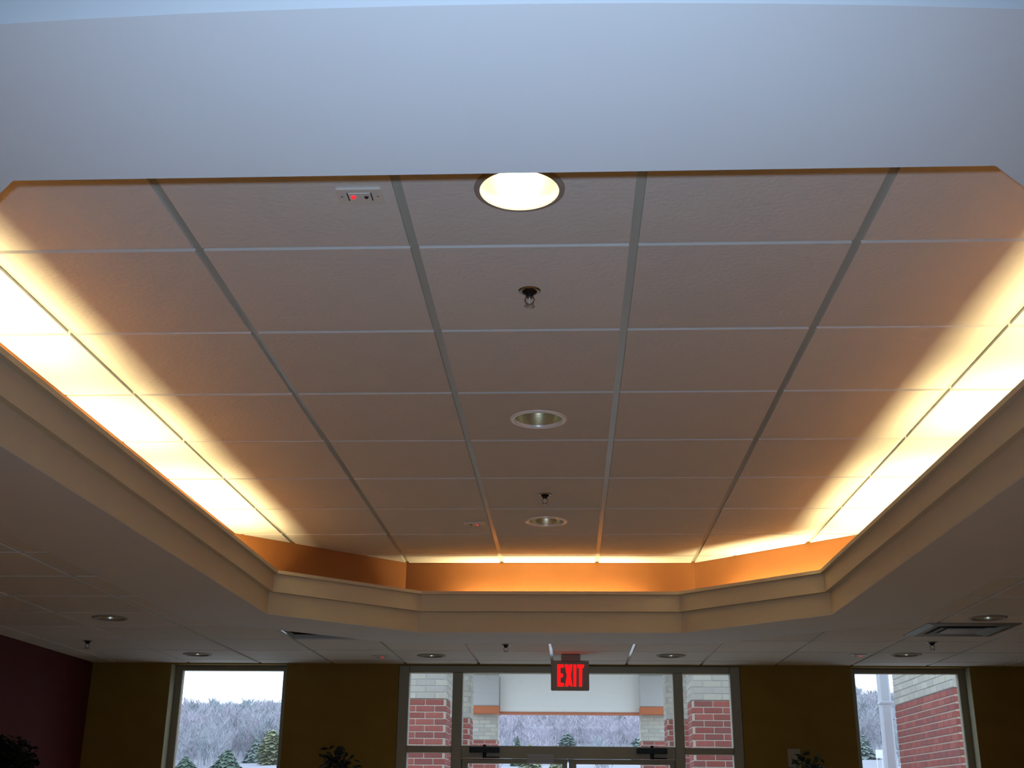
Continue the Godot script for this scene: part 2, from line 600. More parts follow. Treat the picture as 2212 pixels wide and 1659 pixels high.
func build_low_ceiling() -> void:
	# smooth plaster band round the tray, with the curved front edge towards the camera
	var root := struct("ceiling_band", "smooth white plaster soffit band round the tray opening", "ceiling")
	root.position.y = CY
	var ring := inset(OPEN, -0.53)
	var lap := inset(OPEN, -0.001)
	for i in range(1, 6):
		var b := Bag.new()
		b.prism(side(lap, ring, i), LOW, LOW + 0.04)
		put("soffit_panel", b, mats.gypsum, root)
	var front := PackedVector2Array()
	var xs := PackedFloat32Array()
	for k in 49:
		xs.append(lerpf(X_LEFT, X_RIGHT, k / 48.0))
	var edge := PackedVector2Array()
	for x in xs:
		edge.append(V(x, arc_z(x)))
	# near soffit: from the tray's near edge out to the curve, wall to wall
	front.append_array(edge)
	front.append_array(PackedVector2Array([V(X_RIGHT, -2.25), V(ring[6].x, -2.25), ring[6], lap[6], lap[7], lap[0], lap[1], ring[1], V(ring[1].x, -2.25), V(X_LEFT, -2.25)]))
	var fb := Bag.new()
	var near := Geometry2D.clip_polygons(front, PackedVector2Array([lap[0], lap[1], ring[1], V(ring[1].x, -6), V(ring[6].x, -6), ring[6], lap[6], lap[7]]))
	for q in near:
		if q.size() > 2:
			fb.prism(q, LOW, LOW + 0.04)
	put("soffit_panel", fb, mats.gypsum, root)
	# upright front of the soffit above its curved edge
	var face := Bag.new()
	for k in edge.size() - 1:
		var p := edge[k]
		var q := edge[k + 1]
		face.prism(PackedVector2Array([p, q, q - V(0, 0.05), p - V(0, 0.05)]), LOW + 0.04, 2.3)
	put("curved_front_panel", face, mats.gypsum, root)

	# outer lower ceiling of square tiles
	var low := struct("ceiling_lower", "dim lower ceiling of square tiles between the tray and the walls", "ceiling")
	low.position.y = CY
	var gx := -0.117
	var gz := -7.635
	var g := 0.011
	var big := ring.duplicate()
	big[0] = V(-1.2, -0.4)
	big[7] = V(1.0, -0.4)
	for i in range(-7, 8):
		for j in range(-3, 11):
			var ax := maxf(gx + i * S_LOW + g, X_LEFT)
			var bx := minf(gx + (i + 1) * S_LOW - g, X_RIGHT)
			var az := maxf(gz + j * S_LOW + g, WALL_Z)
			var bz := minf(gz + (j + 1) * S_LOW - g, -2.25)
			if bx - ax < 0.03 or bz - az < 0.03:
				continue
			for q in Geometry2D.clip_polygons(rect(ax, az, bx, bz), inset(ring, -0.004)):
				# the cut corner by the far left of the band stands open
				var mid := Vector2.ZERO
				for p in q:
					mid += p / q.size()
				if q.size() == 3 and mid.x < -1.4 and mid.x > -1.9 and mid.y < -7.0:
					continue
				var b := Bag.new()
				var drop := rng.randf_range(-0.0006, 0.0006)
				for piece in holed(q, LOW_LAMPS):
					b.prism(piece, LOW + drop, LOW + 0.016)
				put("ceiling_tile", b, mats["tile%d" % rng.randi_range(0, 2)], low)
	for i in range(-6, 8):
		var x := gx + i * S_LOW
		for q in Geometry2D.clip_polygons(rect(x - 0.013, WALL_Z, x + 0.013, -2.25), inset(ring, -0.003)):
			var b := Bag.new()
			b.prism(q, LOW + 0.0075, LOW + 0.03)
			put("grid_rail", b, mats.grid_low, low)
	for j in range(-2, 10):
		var zz := gz + j * S_LOW
		for q in Geometry2D.clip_polygons(rect(X_LEFT, zz - 0.013, X_RIGHT, zz + 0.013), inset(ring, -0.003)):
			var b := Bag.new()
			b.prism(q, LOW + 0.0078, LOW + 0.03)
			put("grid_rail", b, mats.grid_low, low)


# ------------------------------------------------------------------ lamps
func build_cove_lights() -> void:
	var runs := [
		[V(-1.800, -2.55), V(-1.800, -3.80), "fluorescent tube hidden in the left cove, nearest the camera"],
		[V(-1.800, -4.10), V(-1.800, -4.82), "short fluorescent tube hidden in the middle of the left cove"],
		[V(-1.800, -5.12), V(-1.800, -6.40), "fluorescent tube hidden in the far part of the left cove"],
		[V(-0.700, -7.345), V(0.500, -7.345), "fluorescent tube hidden in the far cove above the exit sign"],
		[V(0.930, -7.190), V(1.555, -6.565), "fluorescent tube hidden in the far right slanted cove"],
		[V(1.565, -6.40), V(1.565, -4.95), "fluorescent tube hidden in the far part of the right cove"],
		[V(1.565, -4.65), V(1.565, -3.85), "short fluorescent tube hidden in the middle of the right cove"],
		[V(1.565, -3.58), V(1.565, -2.45), "fluorescent tube hidden in the right cove, nearest the camera"]]
	for r in runs:
		var a: Vector2 = r[0]
		var e: Vector2 = r[1]
		var mid := (a + e) * 0.5
		var l := a.distance_to(e)
		var t := thing("cove_light", r[2], "light fixture", Vector3(mid.x, CY + LOW + 0.055, mid.y), "fluorescent strips in the cove")
		t.rotation.y = -atan2((e - a).y, (e - a).x)
		var b := Bag.new()
		b.box(Vector3(0, 0.022, 0), Vector3(l, 0.044, 0.05), 0.003)
		put("housing", b, mats.white, t)
		b = Bag.new()
		b.tube(Vector3(-l / 2 + 0.02, 0.058, 0), Vector3(l / 2 - 0.02, 0.058, 0), 0.012, 0.012, 12)
		put("fluorescent_tube", b, mats.tube_glow, t)
		for s in [-1.0, 1.0]:
			b = Bag.new()
			b.box(Vector3(s * (l / 2 - 0.012), 0.058, 0), Vector3(0.018, 0.03, 0.028), 0.003)
			put("lamp_holder", b, mats.white, t)
		var al := AreaLight3D.new()
		al.name = "cove_glow"
		t.add_child(al, true)
		al.position = Vector3(0, 0.074, 0)
		al.rotation = Vector3(PI / 2 + TILT, 0, 0)
		al.area_size = Vector2(l - 0.05, 0.08)
		al.light_color = Color(1.0, 0.92, 0.68)
		al.light_energy = 1.0 * l
		al.area_range = 30.0
		al.area_attenuation = 2.0
		al.shadow_enabled = true


func build_downlight(at: Vector3, h: float, rim: float, lit: bool, label: String, group: String) -> void:
	var t := thing("downlight", label, "downlight", Vector3(at.x, CY + h, at.y), group)
	var r := at.z
	var b := Bag.new()
	# flat trim ring under the tile
	b.lathe([Vector2(r - 0.013, 0.004), Vector2(r - 0.011, -0.003), Vector2(r - 0.007, -0.007), Vector2(rim - 0.007, -0.007), Vector2(rim - 0.001, -0.004), Vector2(rim, 0.001)], 48)
	put("trim_ring", b, mats.trim_gloss if h > 1.2 and not lit else mats.trim_dull, t)  # ring of the lit lamp coloured darker, as if in shadow
	# reflector cone, shiny on the inside
	b = Bag.new()
	var top := 0.145
	var k := r / 0.107
	var curve := [Vector2(r - 0.011, -0.001)]
	for q in 13:
		var y := top * q / 12.0
		curve.append(Vector2(r - 0.011 - (0.06 * y + 1.5 * y * y) * k, y * k))
	b.lathe(curve, 48)
	var rf := put("reflector", b, mats.reflector, t)
	b = Bag.new()
	b.lathe([curve[13], Vector2(0, top * k)], 32)
	put("socket_plate", b, mats.socket, rf)
	# outer can above the ceiling
	b = Bag.new()
	b.lathe([Vector2(r, 0.012), Vector2(r, top * k + 0.02), Vector2(0.0, top * k + 0.02)], 32)
	put("can", b, mats.socket, t)
	# lamp
	b = Bag.new()
	var rb := 0.042 if lit else 0.026
	var y0 := (0.045 if lit else 0.085) * k
	b.lathe([Vector2(0, y0), Vector2(rb * 0.6, y0 + 0.006), Vector2(rb * 0.92, y0 + 0.018), Vector2(rb, y0 + 0.034), Vector2(rb * 0.85, y0 + 0.05), Vector2(rb * 0.45, y0 + 0.062), Vector2(rb * 0.42, top * k)], 24)
	put("bulb", b, mats.bulb_glow if lit else mats.lamp_glass, t)
	if lit:
		var sp := SpotLight3D.new()
		sp.name = "downlight_beam"
		t.add_child(sp, true)
		sp.position = Vector3(0, y0 - 0.006, 0)
		sp.rotation = Vector3(-PI / 2, 0, 0)
		sp.light_color = Color(1.0, 0.92, 0.75)
		sp.light_energy = 3.5
		sp.light_size = 0.03
		sp.spot_range = 30.0
		sp.spot_attenuation = 2.0
		sp.spot_angle = 70.0
		sp.spot_angle_attenuation = 1.0
		sp.shadow_enabled = true
		var om := OmniLight3D.new()
		om.name = "downlight_glow"
		t.add_child(om, true)
		om.position = Vector3(0, y0 + 0.03, 0)
		om.light_color = Color(1.0, 0.92, 0.75)
		om.light_energy = 0.02
		om.light_size = 0.02
		om.omni_range = 30.0
		om.omni_attenuation = 2.0
		om.shadow_enabled = true


func build_sprinklers() -> void:
	var spots := [[-0.108, TRAY, -3.197, "chrome sprinkler head hanging under a tray tile, nearest the lit downlight"], [-0.109, TRAY, -5.645, "chrome sprinkler head at the far end of the raised tray"], [-3.198, LOW, -7.731, "dark sprinkler head in the lower ceiling by the dark red wall"], [-0.411, LOW, -7.843, "sprinkler head in the lower ceiling just left of the exit sign"], [2.323, LOW, -7.652, "sprinkler head in the lower ceiling below the square air diffuser"]]
	for s in spots:
		var t := thing("sprinkler", s[3], "sprinkler", Vector3(s[0], CY + s[1], s[2]), "ceiling sprinkler heads")
		var b := Bag.new()
		b.lathe([Vector2(0.021, -0.001), Vector2(0.023, -0.005), Vector2(0.030, -0.0045), Vector2(0.034, -0.002), Vector2(0.034, 0.002)], 32)
		put("escutcheon", b, mats.chrome, t)
		b = Bag.new()
		b.lathe([Vector2(0.0, -0.022), Vector2(0.011, -0.022), Vector2(0.012, -0.014), Vector2(0.021, -0.008), Vector2(0.021, -0.001)], 20)
		put("body", b, mats.dark_bronze, t)
		b = Bag.new()
		for k in [-1.0, 1.0]:
			var pts := [Vector3(k * 0.010, -0.020, 0), Vector3(k * 0.0145, -0.030, 0), Vector3(k * 0.011, -0.040, 0), Vector3(k * 0.003, -0.046, 0)]
			for q in 3:
				b.tube(pts[q], pts[q + 1], 0.0022, 0.0022, 6)
		put("frame_arms", b, mats.chrome, t)
		b = Bag.new()
		b.tube(Vector3(0, -0.020, 0), Vector3(0, -0.046, 0), 0.0016, 0.0016, 8)
		put("glass_bulb", b, mats.lamp_glass, t)
		b = Bag.new()
		b.lathe([Vector2(0, -0.052), Vector2(0.010, -0.051), Vector2(0.010, -0.047), Vector2(0, -0.046)], 16)
		for k in 12:
			var a := TAU * k / 12.0
			b.box(Vector3(cos(a) * 0.0125, -0.0505, sin(a) * 0.0125), Vector3(0.007, 0.002, 0.003), 0.0, Basis(Vector3.UP, -a))
		put("deflector", b, mats.chrome, t)


func build_sensors() -> void:
	var spots := [[-0.520, TRAY, -2.594, 0.115, 0.076, 0, "white rectangular sensor plate with red light left of the lit downlight"], [-0.510, TRAY, -6.268, 0.115, 0.076, 1, "white rectangular sensor plate at the far end of the raised tray"], [-1.352, LOW, -8.50, 0.115, 0.07, 1, "small sensor plate in the lower ceiling, left of the entrance"], [2.008, LOW, -8.306, 0.105, 0.07, 1, "small sensor plate in the lower ceiling, beside the right window"]]
	for s in spots:
		var t := thing("sensor_plate", s[6], "sensor", Vector3(s[0], CY + s[1], s[2]), "small sensor plates on the ceiling")
		if s[5] == 1:
			t.rotation.y = PI
		var w: float = s[3]
		var d: float = s[4]
		var b := Bag.new()
		b.box(Vector3(0, -0.004, 0), Vector3(w, 0.008, d), 0.003)
		put("cover_plate", b, mats.plate, t)
		b = Bag.new()
		b.box(Vector3(0, -0.0085, 0), Vector3(w * 0.50, 0.003, d * 0.50), 0.001)
		put("insert", b, mats.plate, t)
		b = Bag.new()
		for k in [-1.0, 1.0]:
			b.box(Vector3(k * w * 0.262, -0.0083, 0), Vector3(0.0025, 0.0016, d * 0.52))
		put("seam", b, mats.dark_bronze, t)
		b = Bag.new()
		b.lathe([Vector2(0, -0.0155), Vector2(0.0045, -0.014), Vector2(0.0065, -0.010), Vector2(0.0065, -0.008)], 16, Vector3(-0.0165, 0, 0.002))
		put("red_light", b, mats.led_glow, t)
		b = Bag.new()
		b.lathe([Vector2(0, -0.0145), Vector2(0.004, -0.013), Vector2(0.006, -0.010), Vector2(0.0065, -0.008)], 16, Vector3(0.0165, 0, 0.0))
		put("dark_lens", b, mats.black, t)
		for k in [-1.0, 1.0]:
			b = Bag.new()
			b.lathe([Vector2(0, -0.0095), Vector2(0.0025, -0.009), Vector2(0.003, -0.0078)], 10, Vector3(k * w * 0.40, 0, 0.0))
			put("screw", b, mats.chrome, t)


func build_diffuser() -> void:
	var t := thing("air_diffuser", "square air diffuser, its white metal greyed for shade, in the right lower ceiling below a downlight", "air vent", Vector3(2.325, CY + LOW, -7.085))
	var w := 0.265
	var frame := Bag.new()
	for k in 4:
		var bs := Basis(Vector3.UP, PI / 2 * k)
		var q := []
		for p in [Vector3(-w, -0.004, w), Vector3(w, -0.004, w), Vector3(w - 0.05, -0.012, w - 0.05), Vector3(-w + 0.05, -0.012, w - 0.05)]:
			q.append(bs * p)
		frame.quad(q[0], q[1], q[2], q[3], Vector3.DOWN)
		var r := []
		for p in [Vector3(-w, -0.004, w), Vector3(w, -0.004, w), Vector3(w, 0.0, w), Vector3(-w, 0.0, w)]:
			r.append(bs * p)
		frame.quad(r[0], r[1], r[2], r[3], bs * Vector3(0, 0, 1))
	put("frame", frame, mats.vent, t)
	for ring in 2:
		var o := 0.212 - ring * 0.055
		var i := o - 0.040
		var c := Bag.new()
		for k in 4:
			var bs := Basis(Vector3.UP, PI / 2 * k)
			var q := []
			for p in [Vector3(-o, -0.012, o), Vector3(o, -0.012, o), Vector3(i, -0.004, i), Vector3(-i, -0.004, i)]:
				q.append(bs * p)
			c.quad(q[0], q[1], q[2], q[3], Vector3.DOWN)
		put("vane", c, mats.vent, t)
	var m := Bag.new()
	m.box(Vector3(0, -0.009, 0), Vector3(0.20, 0.008, 0.20), 0.003)
	put("centre_plate", m, mats.box_grey, t)
	m = Bag.new()
	m.box(Vector3(0, -0.0025, 0), Vector3(0.43, 0.003, 0.43))
	put("throat", m, mats.dark_duct, t)


func build_exit_sign() -> void:
	var t := thing("exit_sign", "dark exit sign with glowing red letters hanging above the entrance", "exit sign", Vector3(0.014, CY + 0.855, -8.4))
	var b := Bag.new()
	b.box(Vector3.ZERO, Vector3(0.268, 0.203, 0.045), 0.006)
	put("housing", b, mats.sign_body, t)
	b = Bag.new()
	b.box(Vector3(0.006, 0.1215, 0), Vector3(0.135, 0.046, 0.07), 0.005)
	put("ceiling_mount", b, mats.sign_body, t)
	var hh := 0.0755
	var letters := {
		"E": [[V(-0.089, -hh), V(-0.044, -hh), V(-0.044, -hh + 0.024), V(-0.067, -hh + 0.024), V(-0.067, -0.013), V(-0.052, -0.013), V(-0.047, 0.0), V(-0.052, 0.013), V(-0.067, 0.013), V(-0.067, hh - 0.022), V(-0.044, hh - 0.022), V(-0.042, hh), V(-0.089, hh)]],
		"X": [[V(-0.036, -hh), V(-0.013, -hh), V(-0.004, -hh + 0.022), V(0.004, -hh), V(0.017, -hh), V(0.006, 0.0), V(0.018, hh), V(-0.004, hh), V(-0.008, hh - 0.012), V(-0.013, hh), V(-0.037, hh), V(-0.022, 0.0)]],
		"I": [[V(0.024, -hh), V(0.043, -hh), V(0.046, hh), V(0.024, hh)]],
		"T": [[V(0.063, -hh), V(0.083, -hh), V(0.086, hh - 0.024), V(0.097, hh - 0.022), V(0.100, hh), V(0.052, hh), V(0.054, hh - 0.024), V(0.064, hh - 0.026)]]}
	for l in letters:
		for poly in letters[l]:
			b = Bag.new()
			b.plate(PackedVector2Array(poly), 0.0205, 0.0245)
			put("letter_" + l.to_lower(), b, mats.red_glow, t)
	var al := AreaLight3D.new()
	al.name = "exit_glow"
	t.add_child(al, true)
	al.position = Vector3(0.005, 0, 0.028)
	al.rotation = Vector3(0, PI, 0)
	al.area_size = Vector2(0.19, 0.15)
	al.light_color = Color(1.0, 0.08, 0.06)
	al.light_energy = 0.003
	al.area_range = 20.0
	al.area_attenuation = 2.0
	al.shadow_enabled = true


# ------------------------------------------------------------------ openings
func bar(x0: float, x1: float, y0: float, y1: float, z0: float, z1: float, called: String, parent: Node, m := "frame") -> void:
	var b := Bag.new()
	b.box(Vector3((x0 + x1) / 2, (y0 + y1) / 2, (z0 + z1) / 2), Vector3(absf(x1 - x0), absf(y1 - y0), absf(z1 - z0)), 0.004)
	put(called, b, mats[m], parent)


func pane(x0: float, x1: float, y0: float, y1: float, z: float, parent: Node) -> void:
	var b := Bag.new()
	b.box(Vector3((x0 + x1) / 2, (y0 + y1) / 2, z), Vector3(x1 - x0, y1 - y0, 0.006))
	put("glass_pane", b, mats.pane, parent)


func build_storefront() -> void:
	var d := struct("door_1", "aluminium framed glass double entrance door with sidelights and transom", "door")
	d.position.y = CY
	var zf := -9.0
	var zb := -9.12
	var bot := -CY
	var top := 0.992
	bar(-1.285, -1.205, bot, top, zf - 0.02, zb, "jamb", d)
	bar(1.215, 1.29, bot, top, zf - 0.02, zb, "jamb", d)
	bar(-1.205, 1.215, 0.938, top, zf - 0.02, zb, "head_rail", d)
	bar(-0.872, -0.795, bot, 0.938, zf, zb, "mullion", d)
	bar(0.786, 0.858, bot, 0.938, zf, zb, "mullion", d)
	bar(-0.795, 0.786, 0.322, 0.408, zf, zb, "transom_bar", d)
	bar(-1.205, -0.872, 0.357, 0.404, zf, zb, "transom_bar", d)
	bar(0.858, 1.215, 0.357, 0.404, zf, zb, "transom_bar", d)
	for x in [[-1.205, -0.872], [0.858, 1.215]]:
		bar(x[0], x[1], bot, bot + 0.15, zf, zb, "bottom_rail", d)
		pane(x[0], x[1], 0.404, 0.938, -9.06, d)
		pane(x[0], x[1], bot + 0.15, 0.357, -9.06, d)
	pane(-0.795, 0.786, 0.408, 0.938, -9.06, d)
	# two door leaves
	for s in [0, 1]:
		var leaf := Node3D.new()
		leaf.name = "door_leaf"
		d.add_child(leaf, true)
		var a := -0.793 if s == 0 else 0.002
		var e := -0.010 if s == 0 else 0.784
		bar(a, a + 0.045 + 0.01 * s, bot + 0.01, 0.318, -9.035, -9.085, "stile", leaf)
		bar(e - 0.038, e, bot + 0.01, 0.318, -9.035, -9.085, "stile", leaf)
		bar(a, e, 0.284, 0.318, -9.034, -9.086, "top_rail", leaf)
		bar(a, e, bot + 0.01, bot + 0.24, -9.034, -9.086, "bottom_rail", leaf)
		pane(a + 0.04, e - 0.03, bot + 0.24, 0.286, -9.06, leaf)
		bar(a + 0.05, e - 0.05, -0.74, -0.70, -8.96, -9.0, "push_bar", leaf, "chrome")
	# door closers on the transom
	for x in [-0.62, 0.612]:
		var c := Node3D.new()
		c.name = "door_closer"
		d.add_child(c, true)
		bar(x - 0.112, x + 0.11, 0.357, 0.398, -8.945, -8.999, "closer_body", c, "dark_bronze")
		var b := Bag.new()
		b.tube(Vector3(x, 0.398, -8.97), Vector3(x, 0.414, -8.97), 0.013, 0.012, 16)
		b.tube(Vector3(x, 0.357, -8.97), Vector3(x, 0.318, -8.97), 0.015, 0.013, 16)
		put("spindle", b, mats.black, c)
		b = Bag.new()
		b.box(Vector3(x + 0.05, 0.325, -8.985), Vector3(0.12, 0.010, 0.02), 0.003, Basis(Vector3.UP, 0.12))
		put("arm", b, mats.dark_bronze, c)
	# pale box on the rail by the meeting stile
	var sb := Bag.new()
	sb.box(Vector3(-0.207, 0.318, -8.985), Vector3(0.20, 0.06, 0.03), 0.004)
	put("header_box", sb, mats.box_grey, d)


func build_windows() -> void:
	var list := [["window_1", "tall fixed window in the far wall at left, looking onto the wooded hill", -3.045, -2.145], ["window_2", "tall fixed window in the far wall at right, looking onto a brick wing", 2.112, 2.988]]
	for w in list:
		var o := struct(w[0], w[1], "window")
		o.position.y = CY
		var x0: float = w[2]
		var x1: float = w[3]
		var top := 0.992
		var bot := -0.9
		bar(x0, x0 + 0.055, bot, top, -9.12, -9.18, "frame_side", o)
		bar(x1 - 0.055, x1, bot, top, -9.12, -9.18, "frame_side", o)
		bar(x0, x1, 0.955, top, -9.119, -9.181, "frame_head", o)
		bar(x0, x1, bot, bot + 0.06, -9.119, -9.181, "frame_sill", o)
		pane(x0 + 0.05, x1 - 0.05, bot + 0.05, 0.957, -9.15, o)
		# plaster lining of the opening
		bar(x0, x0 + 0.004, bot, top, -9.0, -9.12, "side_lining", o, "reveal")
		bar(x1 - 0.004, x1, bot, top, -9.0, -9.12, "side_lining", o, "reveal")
		bar(x0 - 0.02, x1 + 0.02, bot, bot + 0.025, -8.96, -9.12, "inner_sill", o, "white")


# ------------------------------------------------------------------ outside
const BRICK := Vector3(0.194, 0.057, 0.092)
const COURSE := 0.0677
const PITCH := 0.2035
const RED_TOP := 1.062    # where white bricks begin, above the eye


func terrain(z: float) -> float:
	return -CY - 0.03 if z > -31.0 else minf(-CY + (-31.0 - z) * 0.079, 15.6)


# a wall of single bricks on a core; along runs from 0 to len in the direction dir, the face looks towards out
func bricks(parent: Node, at: Vector3, dir: Vector3, out: Vector3, len: float, y0: float, y1: float, shift: float) -> void:
	var red := []
	var meshes := {}
	var rows := int(ceil((y1 - y0) / COURSE))
	for r in rows:
		# courses are counted from the colour change
		var y := RED_TOP - COURSE * 0.5 - COURSE * (floorf((RED_TOP - y0) / COURSE) - r - 1)
		if y + COURSE * 0.5 > y1 + 0.01:
			break
		var off := shift + (PITCH * 0.5 if posmod(int(round((RED_TOP - y) / COURSE + 0.5)), 2) == 0 else 0.0)
		var k := -1
		while k * PITCH + off < len:
			var a := maxf(k * PITCH + off, 0.0)
			var e := minf(k * PITCH + off + BRICK.x, len)
			k += 1
			if e - a < 0.03:
				continue
			var key := "%.3f" % (e - a)
			if not meshes.has(key):
				var b := Bag.new()
				b.box(Vector3.ZERO, Vector3(e - a, BRICK.y, 0.03), 0.004)
				meshes[key] = b.mesh()
			var white := y > RED_TOP
			var o := put_mesh("brick", meshes[key], mats[("white_brick%d" if white else "red_brick%d") % rng.randi_range(0, 3)], parent, at + dir * (a + e) * 0.5 + Vector3.UP * y + out * (rng.randf_range(-0.001, 0.001) - 0.014))
			o.basis = Basis(dir, Vector3.UP, dir.cross(Vector3.UP))
			red.append(o)


func pier(x0: float, z: float, label: String, y0: float, left: bool) -> void:
	var w := 0.46
	var t := thing("brick_pier", label, "brick pier", Vector3(x0 + w / 2, 0, z - w / 2), "brick piers of the portico")
	var b := Bag.new()
	b.box(Vector3(0, (CY + y0) / 2 - 0.01, 0), Vector3(w, CY + y0 + 0.02, w), 0.02)
	put("shaft", b, mats["red_brick1"], t)
	b = Bag.new()
	b.box(Vector3(0, (CY + y0 + CY + RED_TOP) / 2, 0), Vector3(w - 0.009, RED_TOP - y0, w - 0.009), 0.012)
	put("mortar_core", b, mats.mortar_red, t)
	b = Bag.new()
	b.box(Vector3(0, (CY + RED_TOP + CY + 2.3) / 2, 0), Vector3(w - 0.009, 2.3 - RED_TOP, w - 0.009), 0.012)
	put("mortar_core", b, mats.mortar_white, t)
	bricks(t, Vector3(-w / 2, CY, w / 2), Vector3.RIGHT, Vector3(0, 0, 1), w, y0, 2.3, 0.03)
	if left:
		bricks(t, Vector3(w / 2, CY, w / 2), Vector3(0, 0, -1), Vector3.RIGHT, w, y0, 2.3, 0.03)
	else:
		bricks(t, Vector3(-w / 2, CY, w / 2), Vector3(0, 0, -1), Vector3.LEFT, w, y0, 2.3, 0.03)


func build_outside() -> void:
	# ground and forecourt
	var b := Bag.new()
	b.box(Vector3(0, -0.13, -20), Vector3(120, 0.2, 21.6))
	tag(put("ground", b, mats.concrete, self), "pale concrete forecourt outside the entrance", "ground", "", "structure")

	pier(-1.309 - 0.46, -12.9, "left brick pier of the portico nearest to the entrance", 0.2, true)
	pier(-1.285 - 0.46, -15.8, "left brick pier of the portico, middle one of three", 0.2, true)
	pier(-1.703, -21.3, "left brick pier of the portico farthest from the entrance", 0.2, true)
	pier(1.314, -12.9, "right brick pier of the portico nearest to the entrance", 0.2, false)
	pier(1.281, -15.8, "right brick pier of the portico, middle one of three", 0.2, false)
	pier(1.270, -21.3, "right brick pier of the portico farthest from the entrance", 0.2, false)

	# portico roof over the piers
	var p := thing("portico_roof", "white portico roof with a terracotta edge carried by brick piers", "portico", Vector3(0, CY, 0))
	b = Bag.new()
	b.box(Vector3(0, 2.38, -16.9), Vector3(4.6, 0.16, 9.8), 0.01)
	put("soffit", b, mats.portico_white, p)
	b = Bag.new()
	b.box(Vector3(0.03, 1.92, -21.5), Vector3(2.50, 0.76, 0.3), 0.01)
	put("front_beam", b, mats.portico_white, p)
	b = Bag.new()
	b.box(Vector3(0.03, 1.527, -21.5), Vector3(2.50, 0.028, 0.34), 0.006)
	put("beam_edge", b, mats.terracotta, p)
	for s in [-1.0, 1.0]:
		var x := -1.468 if s < 0 else 1.502
		b = Bag.new()
		b.box(Vector3(x, 1.90, -21.40), Vector3(0.49, 0.54, 0.50), 0.015)
		put("pier_cap", b, mats.portico_grey, p)
		b = Bag.new()
		b.box(Vector3(x, 1.565, -21.40), Vector3(0.50, 0.13, 0.52), 0.015)
		put("cap_band", b, mats.terracotta, p)
	b = Bag.new()
	b.lathe([Vector2(0, 2.285), Vector2(0.13, 2.29), Vector2(0.15, 2.302)], 24, Vector3(0, 0, -17.5))
	put("flush_light", b, mats.lamp_glass, p)

	# brick wing seen through the right window
	var wing := thing("brick_wing", "brick wing with a white painted top seen through the right window", "brick wall", Vector3(0, CY, 0))
	var wa := Vector3(3.575, 0, -11.3)
	var wb := Vector3(3.595, 0, -13.42)
	var dir := (wb - wa).normalized()
	var out := Vector3(-1, 0, 0)
	out = (out - dir * out.dot(dir)).normalized()
	var ln := wa.distance_to(wb)
	var bs := Basis(dir, Vector3.UP, dir.cross(Vector3.UP))
	b = Bag.new()
	b.box((wa + wb) / 2 - out * 0.1545 + Vector3.UP * (RED_TOP - 0.05 - CY) / 2, Vector3(ln, RED_TOP - 0.05 + CY, 0.30), 0.004, bs)
	put("mortar_core", b, mats.mortar_red, wing)
	b = Bag.new()
	b.box((wa + wb) / 2 - out * 0.1545 + Vector3.UP * (RED_TOP + 3.2) / 2, Vector3(ln, 3.2 - RED_TOP, 0.30), 0.004, bs)
	put("mortar_core", b, mats.mortar_white, wing)
	bricks(wing, wa, dir, out, ln, 0.15, 2.0, 0.0)
	bricks(wing, wa - out * 0.3, out, -dir, 0.3, 0.15, 2.0, 0.05)
	var ds := thing("downspout", "white downspout standing at the outer end of the brick wing", "downspout", Vector3(3.515, 0, -13.52))
	b = Bag.new()
	b.box(Vector3(0, 2.4, 0), Vector3(0.125, 4.8, 0.10), 0.02)
	put("pipe", b, mats.downspout, ds)
	b = Bag.new()
	b.box(Vector3(0.03, CY + 1.098, 0.0), Vector3(0.20, 0.03, 0.115), 0.004)
	put("bracket", b, mats.downspout, ds)

	# wooded hill
	b = Bag.new()
	var nx := 26
	var nz := 30
	for i in nx:
		for j in nz:
			var q := []
			for k in [[0, 0], [1, 0], [1, 1], [0, 1]]:
				var x := lerpf(-170, 170, float(i + k[0]) / nx)
				var z := lerpf(-30.8, -330, float(j + k[1]) / nz)
				q.append(Vector3(x, CY + terrain(z) + hill_roll(x, z), z))
			b.quad(q[0], q[1], q[2], q[3], Vector3.UP)
	tag(put("hillside", b, mats.hill_litter, self), "leaf covered hillside, its colour paled for haze, rising beyond the forecourt", "hill", "", "structure")
	build_forest()
	build_conifers()

	b = Bag.new()
	for i in 8:
		var q := []
		for k in [[0, 0], [1, 0], [1, 1], [0, 1]]:
			var x := lerpf(19.5, 30.0, float(i + k[0]) / 8)
			var z: float = -58.0 if k[1] == 0 else -76.0 - 1.1 * (i + k[0])
			q.append(Vector3(x, CY + terrain(z) + hill_roll(x, z) + 0.25, z))
		b.quad(q[0], q[1], q[2], q[3], Vector3.UP)
	tag(put("grass_bank", b, mats.dry_grass, self), "strip of pale dry grass low in the right window", "grass", "", "stuff")
	var sg := thing("roadside_sign", "small white board on posts beside the downspout, far off", "sign", Vector3(20.13, CY + terrain(-80) + hill_roll(20, -80), -80))
	var gh := CY + 3.29 - sg.position.y
	b = Bag.new()
	b.box(Vector3(0, gh, 0), Vector3(0.46, 0.52, 0.05), 0.01)
	put("board", b, mats.white, sg)
	for k in [-0.17, 0.17]:
		b = Bag.new()
		b.box(Vector3(k, gh / 2 - 0.3, -0.05), Vector3(0.06, gh + 0.2, 0.05), 0.005)
		put("post", b, mats.white, sg)


func hill_roll(x: float, z: float) -> float:
	var far := clampf((-z - 60.0) / 190.0, 0.0, 1.0)
	return far * (2.0 * sin(x * 0.045 + 0.9) + 1.3 * sin(x * 0.13 + 2.0) + 1.2 * clampf(x / 90.0, -0.3, 1.0))


